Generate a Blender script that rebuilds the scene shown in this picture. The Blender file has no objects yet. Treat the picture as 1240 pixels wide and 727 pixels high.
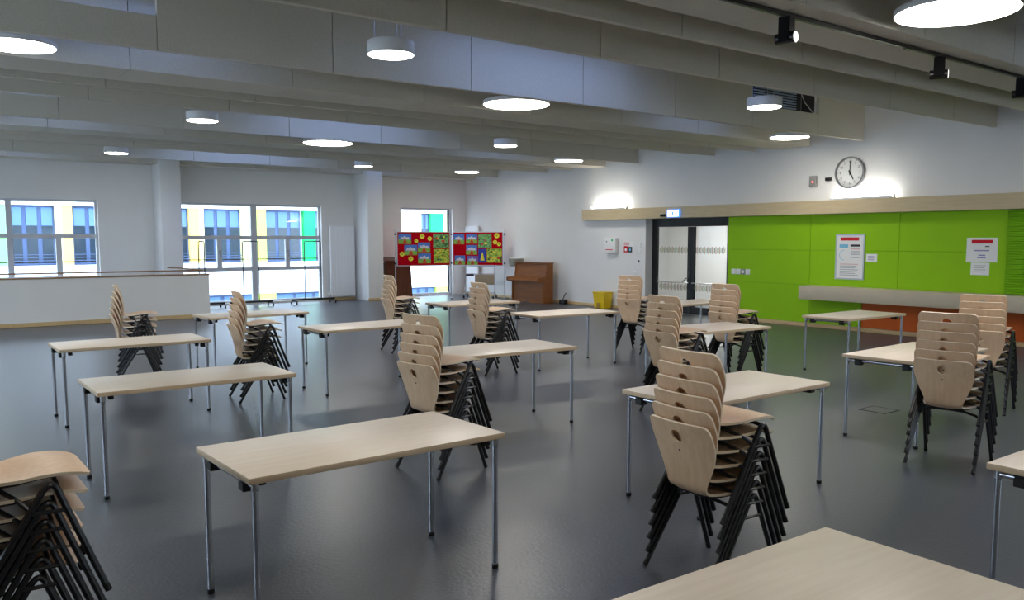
import bpy, bmesh, math, random
from mathutils import Vector, Matrix

# ------------------------------------------------------------------ camera, world, exposure
scene = bpy.context.scene
COL = scene.collection
random.seed(7)

cam_data = bpy.data.cameras.new('camera')
cam = bpy.data.objects.new('camera', cam_data)
COL.objects.link(cam)
cam_data.sensor_fit = 'HORIZONTAL'
cam_data.sensor_width = 36.0
cam_data.lens = 1008.38 / 1240.0 * 36.0
cam_data.shift_y = 19.1 / 1240.0
cam_data.clip_start = 0.05
cam_data.clip_end = 300
YAW, PITCH = math.radians(36.746), math.radians(5.261)
F_ = Vector((math.sin(YAW) * math.cos(PITCH), math.cos(YAW) * math.cos(PITCH), -math.sin(PITCH)))
R_ = Vector((math.cos(YAW), -math.sin(YAW), 0))
U_ = R_.cross(F_)
M_ = Matrix((R_, U_, -F_)).transposed().to_4x4()
M_.translation = Vector((0, 0, 1.757))
cam.matrix_world = M_
scene.camera = cam

world = bpy.data.worlds.new('overcast_sky')
scene.world = world
world.use_nodes = True
bg = world.node_tree.nodes['Background']
bg.inputs['Color'].default_value = (0.70, 0.83, 1.0, 1)
bg.inputs['Strength'].default_value = 3.0

vs = scene.view_settings
vs.view_transform = 'Standard'
vs.look = 'None'
vs.gamma = 1.0
vs.use_curve_mapping = False
vs.exposure = 1.3

LAMP_E = 12.0      # radiance of the ceiling lamp diffusers
TUBE_E = 9.5      # radiance of the wall tubes

# ------------------------------------------------------------------ materials
MATS = {}


def new_mat(name):
    m = bpy.data.materials.new(name)
    m.use_nodes = True
    nt = m.node_tree
    return m, nt, nt.nodes['Principled BSDF'], nt.nodes, nt.links


def rgb(r, g, b):
    f = lambda c: (c / 255 / 12.92) if c / 255 <= 0.04045 else ((c / 255 + 0.055) / 1.055) ** 2.4
    return (f(r), f(g), f(b), 1)


def plain(name, col, rough=0.5, metal=0.0, spec=0.5, var=0.0, scale=6.0, bump=0.0, bscale=200.0):
    m, nt, p, N, L = new_mat(name)
    p.inputs['Base Color'].default_value = col
    p.inputs['Roughness'].default_value = rough
    p.inputs['Metallic'].default_value = metal
    p.inputs['Specular IOR Level'].default_value = spec
    tc = N.new('ShaderNodeTexCoord')
    if var > 0:
        n = N.new('ShaderNodeTexNoise'); n.inputs['Scale'].default_value = scale; n.inputs['Detail'].default_value = 5
        L.new(tc.outputs['Object'], n.inputs['Vector'])
        r = N.new('ShaderNodeValToRGB')
        r.color_ramp.elements[0].position = 0.3; r.color_ramp.elements[1].position = 0.7
        a, b = 1 - var, 1 + var
        r.color_ramp.elements[0].color = (col[0] * a, col[1] * a, col[2] * a, 1)
        r.color_ramp.elements[1].color = (min(1, col[0] * b), min(1, col[1] * b), min(1, col[2] * b), 1)
        L.new(n.outputs['Fac'], r.inputs['Fac']); L.new(r.outputs['Color'], p.inputs['Base Color'])
    if bump > 0:
        n2 = N.new('ShaderNodeTexNoise'); n2.inputs['Scale'].default_value = bscale; n2.inputs['Detail'].default_value = 3
        L.new(tc.outputs['Object'], n2.inputs['Vector'])
        bp = N.new('ShaderNodeBump'); bp.inputs['Strength'].default_value = bump; bp.inputs['Distance'].default_value = 0.004
        L.new(n2.outputs['Fac'], bp.inputs['Height']); L.new(bp.outputs['Normal'], p.inputs['Normal'])
    MATS[name] = m
    return m


def wood(name, c1, c2, rough=0.4, axis=0, scale=2.0, stretch=14.0, spec=0.4):
    """fine straight grain along `axis` (0 x, 1 y, 2 z)"""
    m, nt, p, N, L = new_mat(name)
    p.inputs['Roughness'].default_value = rough
    p.inputs['Specular IOR Level'].default_value = spec
    tc = N.new('ShaderNodeTexCoord'); mp = N.new('ShaderNodeMapping')
    sc = [stretch] * 3; sc[axis] = 1.0
    mp.inputs['Scale'].default_value = sc
    oi = N.new('ShaderNodeObjectInfo')
    vm = N.new('ShaderNodeVectorMath'); vm.operation = 'ADD'
    L.new(tc.outputs['Object'], vm.inputs[0]); L.new(oi.outputs['Random'], vm.inputs[1])
    L.new(vm.outputs[0], mp.inputs['Vector'])
    n = N.new('ShaderNodeTexNoise'); n.inputs['Scale'].default_value = scale; n.inputs['Detail'].default_value = 6
    n.inputs['Roughness'].default_value = 0.65
    L.new(mp.outputs['Vector'], n.inputs['Vector'])
    r = N.new('ShaderNodeValToRGB')
    r.color_ramp.elements[0].position = 0.3; r.color_ramp.elements[0].color = c1
    r.color_ramp.elements[1].position = 0.7; r.color_ramp.elements[1].color = c2
    L.new(n.outputs['Fac'], r.inputs['Fac']); L.new(r.outputs['Color'], p.inputs['Base Color'])
    MATS[name] = m
    return m


def emit(name, col, strength):
    m, nt, p, N, L = new_mat(name)
    N.remove(p)
    e = N.new('ShaderNodeEmission'); e.inputs['Color'].default_value = col; e.inputs['Strength'].default_value = strength
    L.new(e.outputs[0], N['Material Output'].inputs['Surface'])
    MATS[name] = m
    return m


def glass(name, tint=(1, 1, 1, 1), refl=0.06, rough=0.0):
    m, nt, p, N, L = new_mat(name)
    N.remove(p)
    t = N.new('ShaderNodeBsdfTransparent'); t.inputs['Color'].default_value = tint
    g = N.new('ShaderNodeBsdfGlossy'); g.inputs['Roughness'].default_value = rough
    mx = N.new('ShaderNodeMixShader'); mx.inputs[0].default_value = refl
    L.new(t.outputs[0], mx.inputs[1]); L.new(g.outputs[0], mx.inputs[2])
    L.new(mx.outputs[0], N['Material Output'].inputs['Surface'])
    MATS[name] = m
    return m


def paint_green(name, cols, scale):
    """abstract child's painting: blotches of several colours"""
    m, nt, p, N, L = new_mat(name)
    p.inputs['Roughness'].default_value = 0.7
    tc = N.new('ShaderNodeTexCoord')
    oi = N.new('ShaderNodeObjectInfo')
    vm = N.new('ShaderNodeVectorMath'); vm.operation = 'MULTIPLY_ADD'
    vm.inputs[1].default_value = (1, 1, 1)
    L.new(tc.outputs['Generated'], vm.inputs[0])
    ml = N.new('ShaderNodeMath'); ml.operation = 'MULTIPLY'; ml.inputs[1].default_value = 30
    L.new(oi.outputs['Random'], ml.inputs[0]); L.new(ml.outputs[0], vm.inputs[2])
    n = N.new('ShaderNodeTexNoise'); n.inputs['Scale'].default_value = scale; n.inputs['Detail'].default_value = 2
    n.inputs['Distortion'].default_value = 1.2
    L.new(vm.outputs[0], n.inputs['Vector'])
    r = N.new('ShaderNodeValToRGB'); r.color_ramp.interpolation = 'CONSTANT'
    while len(r.color_ramp.elements) < len(cols): r.color_ramp.elements.new(0.5)
    for i, c in enumerate(cols):
        r.color_ramp.elements[i].position = 0.30 + 0.40 * i / (len(cols) - 1) if i else 0.0
        r.color_ramp.elements[i].color = c
    L.new(n.outputs['Fac'], r.inputs['Fac']); L.new(r.outputs['Color'], p.inputs['Base Color'])
    MATS[name] = m
    return m


plain('wall_white', rgb(230, 229, 226), 0.85, spec=0.2, var=0.015, scale=2, bump=0.15, bscale=300)
plain('ceiling_paint', rgb(205, 205, 202), 0.9, spec=0.1, var=0.03, scale=2)
plain('baffle_grey', rgb(206, 200, 185), 0.95, spec=0.08, var=0.06, scale=60, bump=0.5, bscale=160)
plain('lino', rgb(74, 77, 82), 0.33, spec=0.5, var=0.14, scale=70, bump=0.35, bscale=45)
plain('green_panel', rgb(146, 200, 8), 0.6, spec=0.25, var=0.02, scale=3)
plain('green_slat', rgb(120, 180, 12), 0.6, spec=0.25, var=0.02, scale=3)
plain('orange_panel', rgb(206, 96, 26), 0.55, spec=0.3, var=0.03, scale=3)
wood('beech_top', rgb(226, 209, 184), rgb(237, 222, 199), 0.36, axis=0, scale=2.5, stretch=16)
wood('beech_edge', rgb(206, 180, 145), rgb(222, 198, 164), 0.45, axis=0, scale=3, stretch=10)
wood('beech_shell', rgb(216, 180, 142), rgb(229, 198, 162), 0.42, axis=2, scale=3.0, stretch=12)
wood('ply_edge', rgb(236, 216, 184), rgb(246, 230, 202), 0.5, axis=0, scale=4, stretch=4)
wood('band_wood', rgb(196, 176, 138), rgb(208, 190, 154), 0.55, axis=1, scale=2.0, stretch=10)
wood('base_wood', rgb(196, 166, 118), rgb(212, 184, 136), 0.5, axis=1, scale=2.0, stretch=10)
wood('cap_wood', rgb(140, 108, 76), rgb(160, 126, 92), 0.5, axis=0, scale=2.0, stretch=10)
wood('piano_wood', rgb(120, 70, 26), rgb(146, 90, 40), 0.4, axis=1, scale=2.0, stretch=8)
wood('dark_wood', rgb(92, 50, 26), rgb(116, 66, 36), 0.45, axis=2, scale=2.0, stretch=8)
wood('beige_wood', rgb(176, 158, 128), rgb(190, 172, 142), 0.5, axis=1, scale=2.0, stretch=8)
plain('shelf_beige', rgb(196, 184, 160), 0.5, spec=0.3, var=0.03, scale=5)
plain('chrome', (0.62, 0.64, 0.68, 1), 0.16, metal=1.0)
plain('steel', (0.55, 0.56, 0.58, 1), 0.3, metal=1.0)
plain('black_metal', rgb(22, 23, 25), 0.3, spec=0.5)
plain('black_plastic', rgb(20, 20, 21), 0.5, spec=0.4)
plain('black_frame', rgb(20, 21, 24), 0.45, spec=0.4)
plain('white_plastic', rgb(232, 232, 230), 0.45, spec=0.4)
plain('window_frame', rgb(196, 198, 202), 0.45, spec=0.4)
plain('grey_plastic', rgb(150, 150, 148), 0.5, spec=0.4)
plain('lamp_white', rgb(214, 214, 214), 0.5, spec=0.3)
plain('radiator_white', rgb(240, 241, 242), 0.4, spec=0.4)
plain('yellow_plastic', rgb(232, 196, 16), 0.4, spec=0.4)
plain('yellow_dark', rgb(150, 118, 10), 0.4, spec=0.4)
plain('red_felt', rgb(176, 10, 26), 0.95, spec=0.05, var=0.06, scale=40, bump=0.3, bscale=400)
plain('aluminium', rgb(190, 192, 196), 0.35, metal=0.7)
plain('paper', rgb(236, 236, 234), 0.7, spec=0.2)
plain('print_red', rgb(206, 32, 44), 0.7, spec=0.2)
plain('print_grey', rgb(178, 178, 184), 0.7, spec=0.2)
plain('print_pink', rgb(220, 176, 180), 0.7, spec=0.2)
plain('print_dark', rgb(62, 64, 70), 0.7, spec=0.2)
plain('print_blue', rgb(130, 196, 226), 0.7, spec=0.2)
plain('print_violet', rgb(140, 132, 190), 0.7, spec=0.2)
plain('tick_green', rgb(118, 150, 88), 0.6); plain('tick_brown', rgb(150, 110, 84), 0.6); plain('tick_dark', rgb(70, 86, 78), 0.6)
plain('paint_sky', rgb(72, 120, 196), 0.75, var=0.25, scale=14)
plain('paint_violet', rgb(110, 96, 178), 0.75, var=0.25, scale=14)
plain('paint_snow', rgb(206, 204, 214), 0.75, var=0.12, scale=18)
plain('paint_grass', rgb(128, 176, 74), 0.75, var=0.3, scale=16)
plain('paint_red', rgb(200, 64, 44), 0.75, var=0.3, scale=30)
plain('paint_night', rgb(44, 62, 160), 0.75, var=0.3, scale=14)
plain('paint_yellow', rgb(226, 214, 60), 0.75, var=0.15, scale=20)
plain('paint_olive', rgb(150, 150, 40), 0.75, var=0.2, scale=20)
paint_green('paint_jungle', [rgb(40, 78, 44), rgb(70, 128, 70), rgb(126, 176, 110), rgb(92, 150, 84), rgb(196, 206, 130)], 4.0)
paint_green('paint_meadow', [rgb(60, 92, 40), rgb(140, 180, 60), rgb(214, 208, 70), rgb(96, 150, 70), rgb(196, 130, 70)], 3.6)
plain('drum_grey', rgb(140, 140, 128), 0.7, var=0.1, scale=8)
plain('clock_face', rgb(236, 236, 232), 0.5)
plain('clock_rim', rgb(120, 121, 122), 0.3, metal=0.6)
plain('facade_white', rgb(240, 240, 240), 0.8, spec=0.1)
plain('facade_lime', rgb(214, 236, 110), 0.7, spec=0.1)
plain('facade_pale', rgb(244, 236, 168), 0.7, spec=0.1)
plain('facade_yellow', rgb(250, 210, 118), 0.7, spec=0.1)
plain('facade_green', rgb(40, 196, 112), 0.7, spec=0.1)
plain('facade_lightgreen', rgb(130, 232, 130), 0.7, spec=0.1)
plain('facade_frame', rgb(62, 84, 124), 0.5)
plain('facade_glass', rgb(36, 52, 66), 0.08, spec=0.6)
plain('facade_blind', rgb(92, 128, 178), 0.7)
plain('paving', rgb(120, 120, 118), 0.9, var=0.1)
plain('louvre_light', rgb(170, 190, 210), 0.5)
plain('duct_black', rgb(16, 16, 17), 0.7, spec=0.15)
plain('duct_dark', rgb(40, 42, 44), 0.7)
emit('lamp_glow', (1.0, 0.95, 0.86, 1), LAMP_E)
emit('tube_glow', (1.0, 0.98, 0.92, 1), TUBE_E)
emit('corridor_glow', (1.0, 0.98, 0.95, 1), 24.0)
emit('exit_glow', (0.85, 0.95, 1.0, 1), 1.6)
emit('exit_blue', (0.05, 0.2, 0.75, 1), 1.0)
emit('led_red', (1.0, 0.08, 0.05, 1), 2.0)
emit('downlight', (1.0, 0.98, 0.95, 1), 1.0)
glass('window_glass', (0.95, 0.98, 1.0, 1), 0.05)
glass('door_glass', (0.93, 0.95, 0.95, 1), 0.03)
glass('skylight_glass', (0.48, 0.54, 0.72, 1), 0.04)
glass('clock_glass', (1, 1, 1, 1), 0.05, 0.02)


# ------------------------------------------------------------------ mesh helpers
class MB:
    """collects geometry; build() links it as one mesh object"""

    def __init__(self):
        self.v = []; self.f = []; self.m = []; self.cur = 0

    def add(self, verts, faces):
        o = len(self.v)
        self.v += [tuple(x) for x in verts]
        self.f += [tuple(i + o for i in f) for f in faces]
        self.m += [self.cur] * len(faces)
        return self

    def box(self, x0, x1, y0, y1, z0, z1):
        x0, x1 = sorted((x0, x1)); y0, y1 = sorted((y0, y1)); z0, z1 = sorted((z0, z1))
        v = [(x0, y0, z0), (x1, y0, z0), (x1, y1, z0), (x0, y1, z0), (x0, y0, z1), (x1, y0, z1), (x1, y1, z1), (x0, y1, z1)]
        return self.add(v, [(0, 3, 2, 1), (4, 5, 6, 7), (0, 1, 5, 4), (1, 2, 6, 5), (2, 3, 7, 6), (3, 0, 4, 7)])

    def rbox(self, x0, x1, y0, y1, z0, z1, r=0.005, seg=2):
        """box with bevelled edges"""
        bm = bmesh.new()
        bmesh.ops.create_cube(bm, size=1.0)
        for v in bm.verts:
            v.co = Vector(((x0 + x1) / 2 + v.co.x * abs(x1 - x0), (y0 + y1) / 2 + v.co.y * abs(y1 - y0), (z0 + z1) / 2 + v.co.z * abs(z1 - z0)))
        bmesh.ops.bevel(bm, geom=list(bm.edges), offset=r, segments=seg, affect='EDGES', profile=0.5)
        bm.verts.index_update()
        self.add([v.co[:] for v in bm.verts], [[v.index for v in f.verts] for f in bm.faces])
        bm.free()
        return self

    def cyl(self, p0, p1, r0, r1=None, n=16, cap=True):
        r1 = r0 if r1 is None else r1
        p0, p1 = Vector(p0), Vector(p1); d = (p1 - p0).normalized()
        a = Vector((0, 0, 1)) if abs(d.z) < 0.9 else Vector((1, 0, 0))
        u = d.cross(a).normalized(); w = d.cross(u)
        vs_ = []
        for p, r in ((p0, r0), (p1, r1)):
            for i in range(n):
                t = 2 * math.pi * i / n
                vs_.append(p + u * math.cos(t) * r + w * math.sin(t) * r)
        fs = [(i, (i + 1) % n, n + (i + 1) % n, n + i) for i in range(n)]
        if cap: fs += [tuple(range(n - 1, -1, -1)), tuple(range(n, 2 * n))]
        return self.add(vs_, fs)

    def tube(self, path, r, n=8, cap=True):
        P = [Vector(p) for p in path]
        rings = []
        t0 = (P[1] - P[0]).normalized()
        a = Vector((0, 0, 1)) if abs(t0.z) < 0.9 else Vector((1, 0, 0))
        u = t0.cross(a).normalized()
        for i, p in enumerate(P):
            t = (P[min(i + 1, len(P) - 1)] - P[max(i - 1, 0)]).normalized()
            u = (u - t * u.dot(t)).normalized(); w = t.cross(u)
            rings.append([p + u * math.cos(2 * math.pi * k / n) * r + w * math.sin(2 * math.pi * k / n) * r for k in range(n)])
        vs_ = [v for rg in rings for v in rg]
        fs = []
        for i in range(len(P) - 1):
            for k in range(n):
                fs.append((i * n + k, i * n + (k + 1) % n, (i + 1) * n + (k + 1) % n, (i + 1) * n + k))
        if cap:
            fs.append(tuple(range(n - 1, -1, -1))); fs.append(tuple((len(P) - 1) * n + k for k in range(n)))
        return self.add(vs_, fs)

    def lathe(self, prof, c=(0, 0, 0), n=32):
        """prof: (radius, z) pairs, bottom to top; closed with caps if radius > 0 at the ends"""
        vs_ = []
        for r, z in prof:
            for i in range(n):
                t = 2 * math.pi * i / n
                vs_.append((c[0] + r * math.cos(t), c[1] + r * math.sin(t), c[2] + z))
        fs = []
        for j in range(len(prof) - 1):
            for i in range(n):
                fs.append((j * n + i, j * n + (i + 1) % n, (j + 1) * n + (i + 1) % n, (j + 1) * n + i))
        if prof[0][0] > 0: fs.append(tuple(range(n - 1, -1, -1)))
        if prof[-1][0] > 0: fs.append(tuple((len(prof) - 1) * n + i for i in range(n)))
        return self.add(vs_, fs)

    def prism(self, poly, y0, y1):
        """polygon in (x, z) extruded along y"""
        n = len(poly)
        vs_ = [(x, y0, z) for x, z in poly] + [(x, y1, z) for x, z in poly]
        fs = [tuple(range(n)), tuple(range(2 * n - 1, n - 1, -1))] + [(i + n, (i + 1) % n + n, (i + 1) % n, i) for i in range(n)]
        return self.add(vs_, fs)

    def mesh(self, name, mats, smooth=True):
        me = bpy.data.meshes.new(name)
        me.from_pydata(self.v, [], self.f)
        if isinstance(mats, str): mats = [mats]
        for m in mats: me.materials.append(MATS[m])
        for p, i in zip(me.polygons, self.m): p.material_index = i
        bm = bmesh.new(); bm.from_mesh(me); bmesh.ops.recalc_face_normals(bm, faces=bm.faces); bm.to_mesh(me); bm.free()
        if smooth:
            for p in me.polygons: p.use_smooth = True
            me.set_sharp_from_angle(angle=math.radians(38))
        me.update()
        return me

    def build(self, name, mats, parent=None, loc=(0, 0, 0), rz=0.0, smooth=True):
        return link(name, self.mesh(name, mats, smooth), parent, loc, rz)


def link(name, me, parent=None, loc=(0, 0, 0), rz=0.0):
    o = bpy.data.objects.new(name, me)
    COL.objects.link(o)
    o.location = loc; o.rotation_euler = (0, 0, rz)
    if parent is not None: o.parent = parent
    return o


def thing(name, label, cat, loc=(0, 0, 0), rz=0.0, group=None):
    o = bpy.data.objects.new(name, None)
    o.empty_display_size = 0.1
    COL.objects.link(o)
    o.location = loc; o.rotation_euler = (0, 0, rz)
    return tag(o, label, cat, group)


def tag(o, label, cat, group=None):
    o['label'] = label; o['category'] = cat
    if group: o['group'] = group
    return o


def structure(o):
    o['kind'] = 'structure'
    return o


def sempty(name, loc=(0, 0, 0)):
    o = bpy.data.objects.new(name, None); COL.objects.link(o); o.location = loc
    return structure(o)


def copy_tree(o, parent=None):
    c = o.copy(); COL.objects.link(c)
    if parent is not None: c.parent = parent
    for ch in o.children: copy_tree(ch, c)
    return c


# ------------------------------------------------------------------ room shell
XL, XR, YN, YB = -4.0, 14.8, -5.0, 22.3
ZC = 4.45          # slab
ZB = 3.60          # underside of baffles

structure(MB().box(XL - .3, XR + 4.0, YN - .3, YB + .3, -0.3, 0).build('floor', 'lino', smooth=False))

# left and near walls (out of view), with windows added for fill light
LWIN_FILL = [(4.5, 9.0), (10.5, 18.0)]      # unseen window bands added to light the room from the left (y ranges)
NWIN_FILL = [(9.0, 12.0)]                     # unseen window bands added to light camera-facing surfaces (x ranges)
WZ0, WZ1 = .9, 2.75
mb = MB(); ys = YN - .3
for a, b in LWIN_FILL:
    mb.box(XL - .3, XL, ys, a, 0, ZC); mb.box(XL - .3, XL, a, b, 0, WZ0); mb.box(XL - .3, XL, a, b, WZ1, ZC); ys = b
mb.box(XL - .3, XL, ys, YB + .3, 0, ZC)
structure(mb.build('wall_left', 'wall_white', smooth=False))
mb = MB(); xs = XL
for a, b in NWIN_FILL:
    mb.box(xs, a, YN - .3, YN, 0, ZC); mb.box(a, b, YN - .3, YN, 0, WZ0); mb.box(a, b, YN - .3, YN, WZ1, ZC); xs = b
mb.box(xs, XR + .3, YN - .3, YN, 0, ZC)
structure(mb.build('wall_near', 'wall_white', smooth=False))
wn = 4
for horiz, bands in ((False, LWIN_FILL), (True, NWIN_FILL)):  # out-of-view windows, added as fill light
    for a, b in bands:
        w = sempty('window_%d' % wn, (XL - .15, (a + b) / 2, WZ0) if not horiz else ((a + b) / 2, YN - .15, WZ0)); wn += 1
        if not horiz: w.rotation_euler = (0, 0, math.radians(90))
        L_ = (b - a) / 2; H_ = WZ1 - WZ0
        for x0, x1, z0, z1 in ((-L_, L_, 0, .06), (-L_, L_, H_ - .06, H_), (-L_, -L_ + .06, .06, H_ - .06), (L_ - .06, L_, .06, H_ - .06), (-L_ / 3 - .03, -L_ / 3 + .03, .06, H_ - .06), (L_ / 3 - .03, L_ / 3 + .03, .06, H_ - .06)):
            MB().box(x0, x1, -.035, .035, z0, z1).build('frame_bar', 'window_frame', w, smooth=False)
        MB().box(-L_ + .06, L_ - .06, -.005, .005, .06, H_ - .06).build('pane', 'window_glass', w, smooth=False)

# back wall with three window openings
WIN = [(-1.30, 4.12, 0.82, 2.70), (6.02, 9.90, 0.05, 2.70), (12.46, 14.32, 0.03, 2.71)]
mb = MB()
xs = XL
for (a, b, z0, z1) in WIN:
    mb.box(xs, a, YB, YB + .3, 0, ZC)
    if z0 > 0.01: mb.box(a, b, YB, YB + .3, 0, z0)
    mb.box(a, b, YB, YB + .3, z1, ZC)
    xs = b
mb.box(xs, XR + .3, YB, YB + .3, 0, ZC)
structure(mb.build('wall_back', 'wall_white', smooth=False))

# right wall with the door opening
DY0, DY1, DZ = 11.88, 14.38, 2.30
mb = MB()
mb.box(XR, XR + .3, DY1, YB, 0, ZC)
mb.box(XR, XR + .3, DY0, DY1, DZ, ZC)
mb.box(XR, XR + .3, YN, DY0, 0, ZC)
wall_right = structure(mb.build('wall_right', 'wall_white', smooth=False))

# columns at the back wall
structure(MB().rbox(5.38, 5.86, 21.5, YB, 0, ZC, 0.01).build('wall_pillar_near_stairs', 'wall_white'))
structure(MB().rbox(10.90, 11.38, 21.41, YB, 0, ZC, 0.01).build('wall_pillar_near_board', 'wall_white'))

# baseboards
structure(MB().rbox(9.93, 10.895, YB - .02, YB, 0, .075, .004).build('baseboard_back', 'base_wood'))
structure(MB().rbox(10.88, 11.40, 21.39, 21.408, 0, .075, .004).build('baseboard_pillar', 'base_wood'))
structure(MB().rbox(11.40, 12.44, YB - .02, YB, 0, .075, .004).build('baseboard_back_corner', 'base_wood'))
structure(MB().rbox(XR - .02, XR, DY1 + .02, YB - .03, 0, .075, .004).build('baseboard_right', 'base_wood'))
structure(MB().rbox(XR - .045, XR - .001, YN + .05, DY0 - .01, 0, .075, .004).build('baseboard_green', 'base_wood'))

# ---- ceiling slab with skylight openings
P = 5.88
SKY = []
for k in (-1, 0, 1, 2):
    SKY.append((5.5, 8.4, 6.78 + P * k, 8.38 + P * k))
    SKY.append((1.5, 3.1, 8.98 + P * k, 9.72 + P * k))
    SKY.append((10.5, 12.0, 8.98 + P * k, 9.72 + P * k))
SKY = [s for s in SKY if s[2] > YN and s[3] < YB]
gx = sorted({XL, XR} | {s[0] for s in SKY} | {s[1] for s in SKY})
gy = sorted({YN, YB} | {s[2] for s in SKY} | {s[3] for s in SKY})
mb = MB()
for i in range(len(gx) - 1):
    for j in range(len(gy) - 1):
        cx, cy = (gx[i] + gx[i + 1]) / 2, (gy[j] + gy[j + 1]) / 2
        if any(s[0] < cx < s[1] and s[2] < cy < s[3] for s in SKY): continue
        mb.box(gx[i], gx[i + 1], gy[j], gy[j + 1], ZC, ZC + .35)
ceiling = structure(mb.build('ceiling', 'ceiling_paint', smooth=False))
for s in SKY:
    f = MB()
    f.box(s[0], s[1], s[2], s[2] + .04, ZC + .30, ZC + .36); f.box(s[0], s[1], s[3] - .04, s[3], ZC + .30, ZC + .36)
    f.box(s[0], s[0] + .04, s[2] + .04, s[3] - .04, ZC + .30, ZC + .36); f.box(s[1] - .04, s[1], s[2] + .04, s[3] - .04, ZC + .30, ZC + .36)
    so = f.build('skylight_frame', 'window_frame', ceiling, smooth=False)
    MB().box(s[0] + .04, s[1] - .04, s[2] + .04, s[3] - .04, ZC + .32, ZC + .34).build('skylight_pane', 'skylight_glass', so, smooth=False)

# ---- baffles: three thin ones and one box soffit per period, each made of panels
PW = 1.85
seams = [2.22 + PW * k for k in range(-4, 8)]
seams = [XL] + [s for s in seams if XL < s < XR] + [XR]


def baffle(name, y0, y1, kind):
    b = bpy.data.objects.new(name, None); COL.objects.link(b); b.parent = ceiling
    for i in range(len(seams) - 1):
        a, c = seams[i] + .004, seams[i + 1] - .004
        top = ZC - .002
        if kind == 'C':                         # lower panels where ducts pass over
            if c < 2.3: top = 3.93
            elif 11.4 < a < 13.0: top = 3.96
        m = MB()
        if kind == 'D':                         # hollow soffit box
            m.box(a, c, y0, y0 + .04, ZB, top); m.box(a, c, y1 - .04, y1, ZB, top)
            m.box(a, c, y0 + .04, y1 - .04, ZB, ZB + .03)
        else:
            m.rbox(a, c, y0, y1, ZB, top, .004, 1)
        m.build('panel', 'baffle_grey', b, smooth=False)


for k in (-1, 0, 1, 2):
    for kind, y0, y1 in (('A', 5.33, 5.39), ('B', 6.42, 6.48), ('C', 8.77, 8.83), ('D', 9.92, 10.68)):
        a, b = y0 + P * k, y1 + P * k
        if a < YN or a > YB - .2: continue
        baffle('soffit_box' if kind == 'D' else 'ceiling_baffle', a, min(b, YB - .005), kind)

# ventilation louvre and duct seen over the low panel near the clock
v = bpy.data.objects.new('vent_louvre', None); COL.objects.link(v); v.parent = ceiling
MB().box(12.05, 13.9, 9.25, 9.60, 4.06, ZC - .005).build('duct_box', 'duct_dark', v, smooth=False)
for i in range(7):
    z = 4.09 + i * .045
    MB().box(12.1, 13.3, 9.215, 9.249, z, z + .018).build('louvre_blade', 'louvre_light', v, smooth=False)
MB().tube([(13.2, 9.1, ZC), (13.3, 9.05, 4.2), (13.5, 9.0, 4.02), (13.8, 8.98, 4.05), (14.0, 8.98, 4.2), (14.05, 9.0, ZC)], .008, 6).build('cable', 'white_plastic', v)

# ---- wooden band above door, shelf, green panels
structure(MB().rbox(14.58, XR, YN, 16.48, 2.245, 2.505, .004, 1).build('trim_1', 'band_wood'))
gp_cols = [(9.823, 11.86), (7.993, 9.817), (6.16, 7.987)]
gp_rows = [(.08, .837), (.843, 1.532), (1.538, 2.243)]
for a, b in gp_cols:
    for z0, z1 in gp_rows:
        if z0 < .5 and b < 9.9: z0 = .60      # behind the shelf the orange panel takes over
        if z0 < .5 and a > 9.8: pass
        MB().rbox(14.775, 14.7895, a, b, z0, z1, .002, 1).build('green_panel', 'green_panel', wall_right)
MB().box(14.79, 14.7995, 6.16, 11.86, .60, 2.243).build('panel_backing', 'green_slat', wall_right, smooth=False)
MB().rbox(14.775, 14.7995, 8.68, 9.815, .08, .595, .003, 1).build('green_panel', 'green_panel', wall_right)
MB().rbox(14.772, 14.799, 5.6, 8.67, .08, .595, .003, 1).build('orange_panel', 'orange_panel', wall_right)
MB().rbox(14.772, 14.799, 2.5, 5.59, .08, .595, .003, 1).build('orange_panel', 'orange_panel', wall_right)
MB().rbox(14.772, 14.799, YN, 2.49, .08, .595, .003, 1).build('orange_panel', 'orange_panel', wall_right)
structure(MB().rbox(14.30, 14.77, YN, 9.735, .585, .845, .006, 2).build('trim_2', 'shelf_beige'))
sh = thing('roller_shutter', 'green slatted roller shutter at the right end of the green wall', 'shutter', (14.74, 4.0, .85))
m = MB()
for i in range(34):
    z = .0 + i * .041
    m.prism([(.0, z + .002), (-.012, z + .012), (-.012, z + .030), (.0, z + .0405), (.02, z + .0405), (.02, z + .002)], -6.5, 2.14)
m.build('slat_curtain', 'green_slat', sh, smooth=False)
MB().box(.021, .035, -6.5, 2.14, 0, 1.394).build('shutter_back', 'green_slat', sh, smooth=False)

# ---- back windows
def frame_bars(m, bars, y0, y1):
    for (a, b, z0, z1) in bars: m.box(a, b, y0, y1, z0, z1)


def window(n, x0, x1, z0, z1, vbars, hbars, sills=True, fw=.055):
    w = sempty('window_%d' % n, ((x0 + x1) / 2, YB, z0))
    ox, oz = (x0 + x1) / 2, z0
    def bx(name, a, b, c, d, y0=.10, y1=.17, mat='window_frame', par=w):
        return MB().box(a - ox, b - ox, y0, y1, c - oz, d - oz).build(name, mat, par, smooth=False)
    bx('frame_side', x0, x0 + fw, z0, z1); bx('frame_side', x1 - fw, x1, z0, z1)
    bx('frame_top', x0 + fw, x1 - fw, z1 - fw, z1); bx('frame_bottom', x0 + fw, x1 - fw, z0, z0 + fw)
    for (a, b, c, d) in vbars: bx('mullion', a, b, c, d, .09, .18)
    for (a, b, c, d) in hbars: bx('transom', a, b, c, d, .092, .178)
    return w, bx


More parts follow.
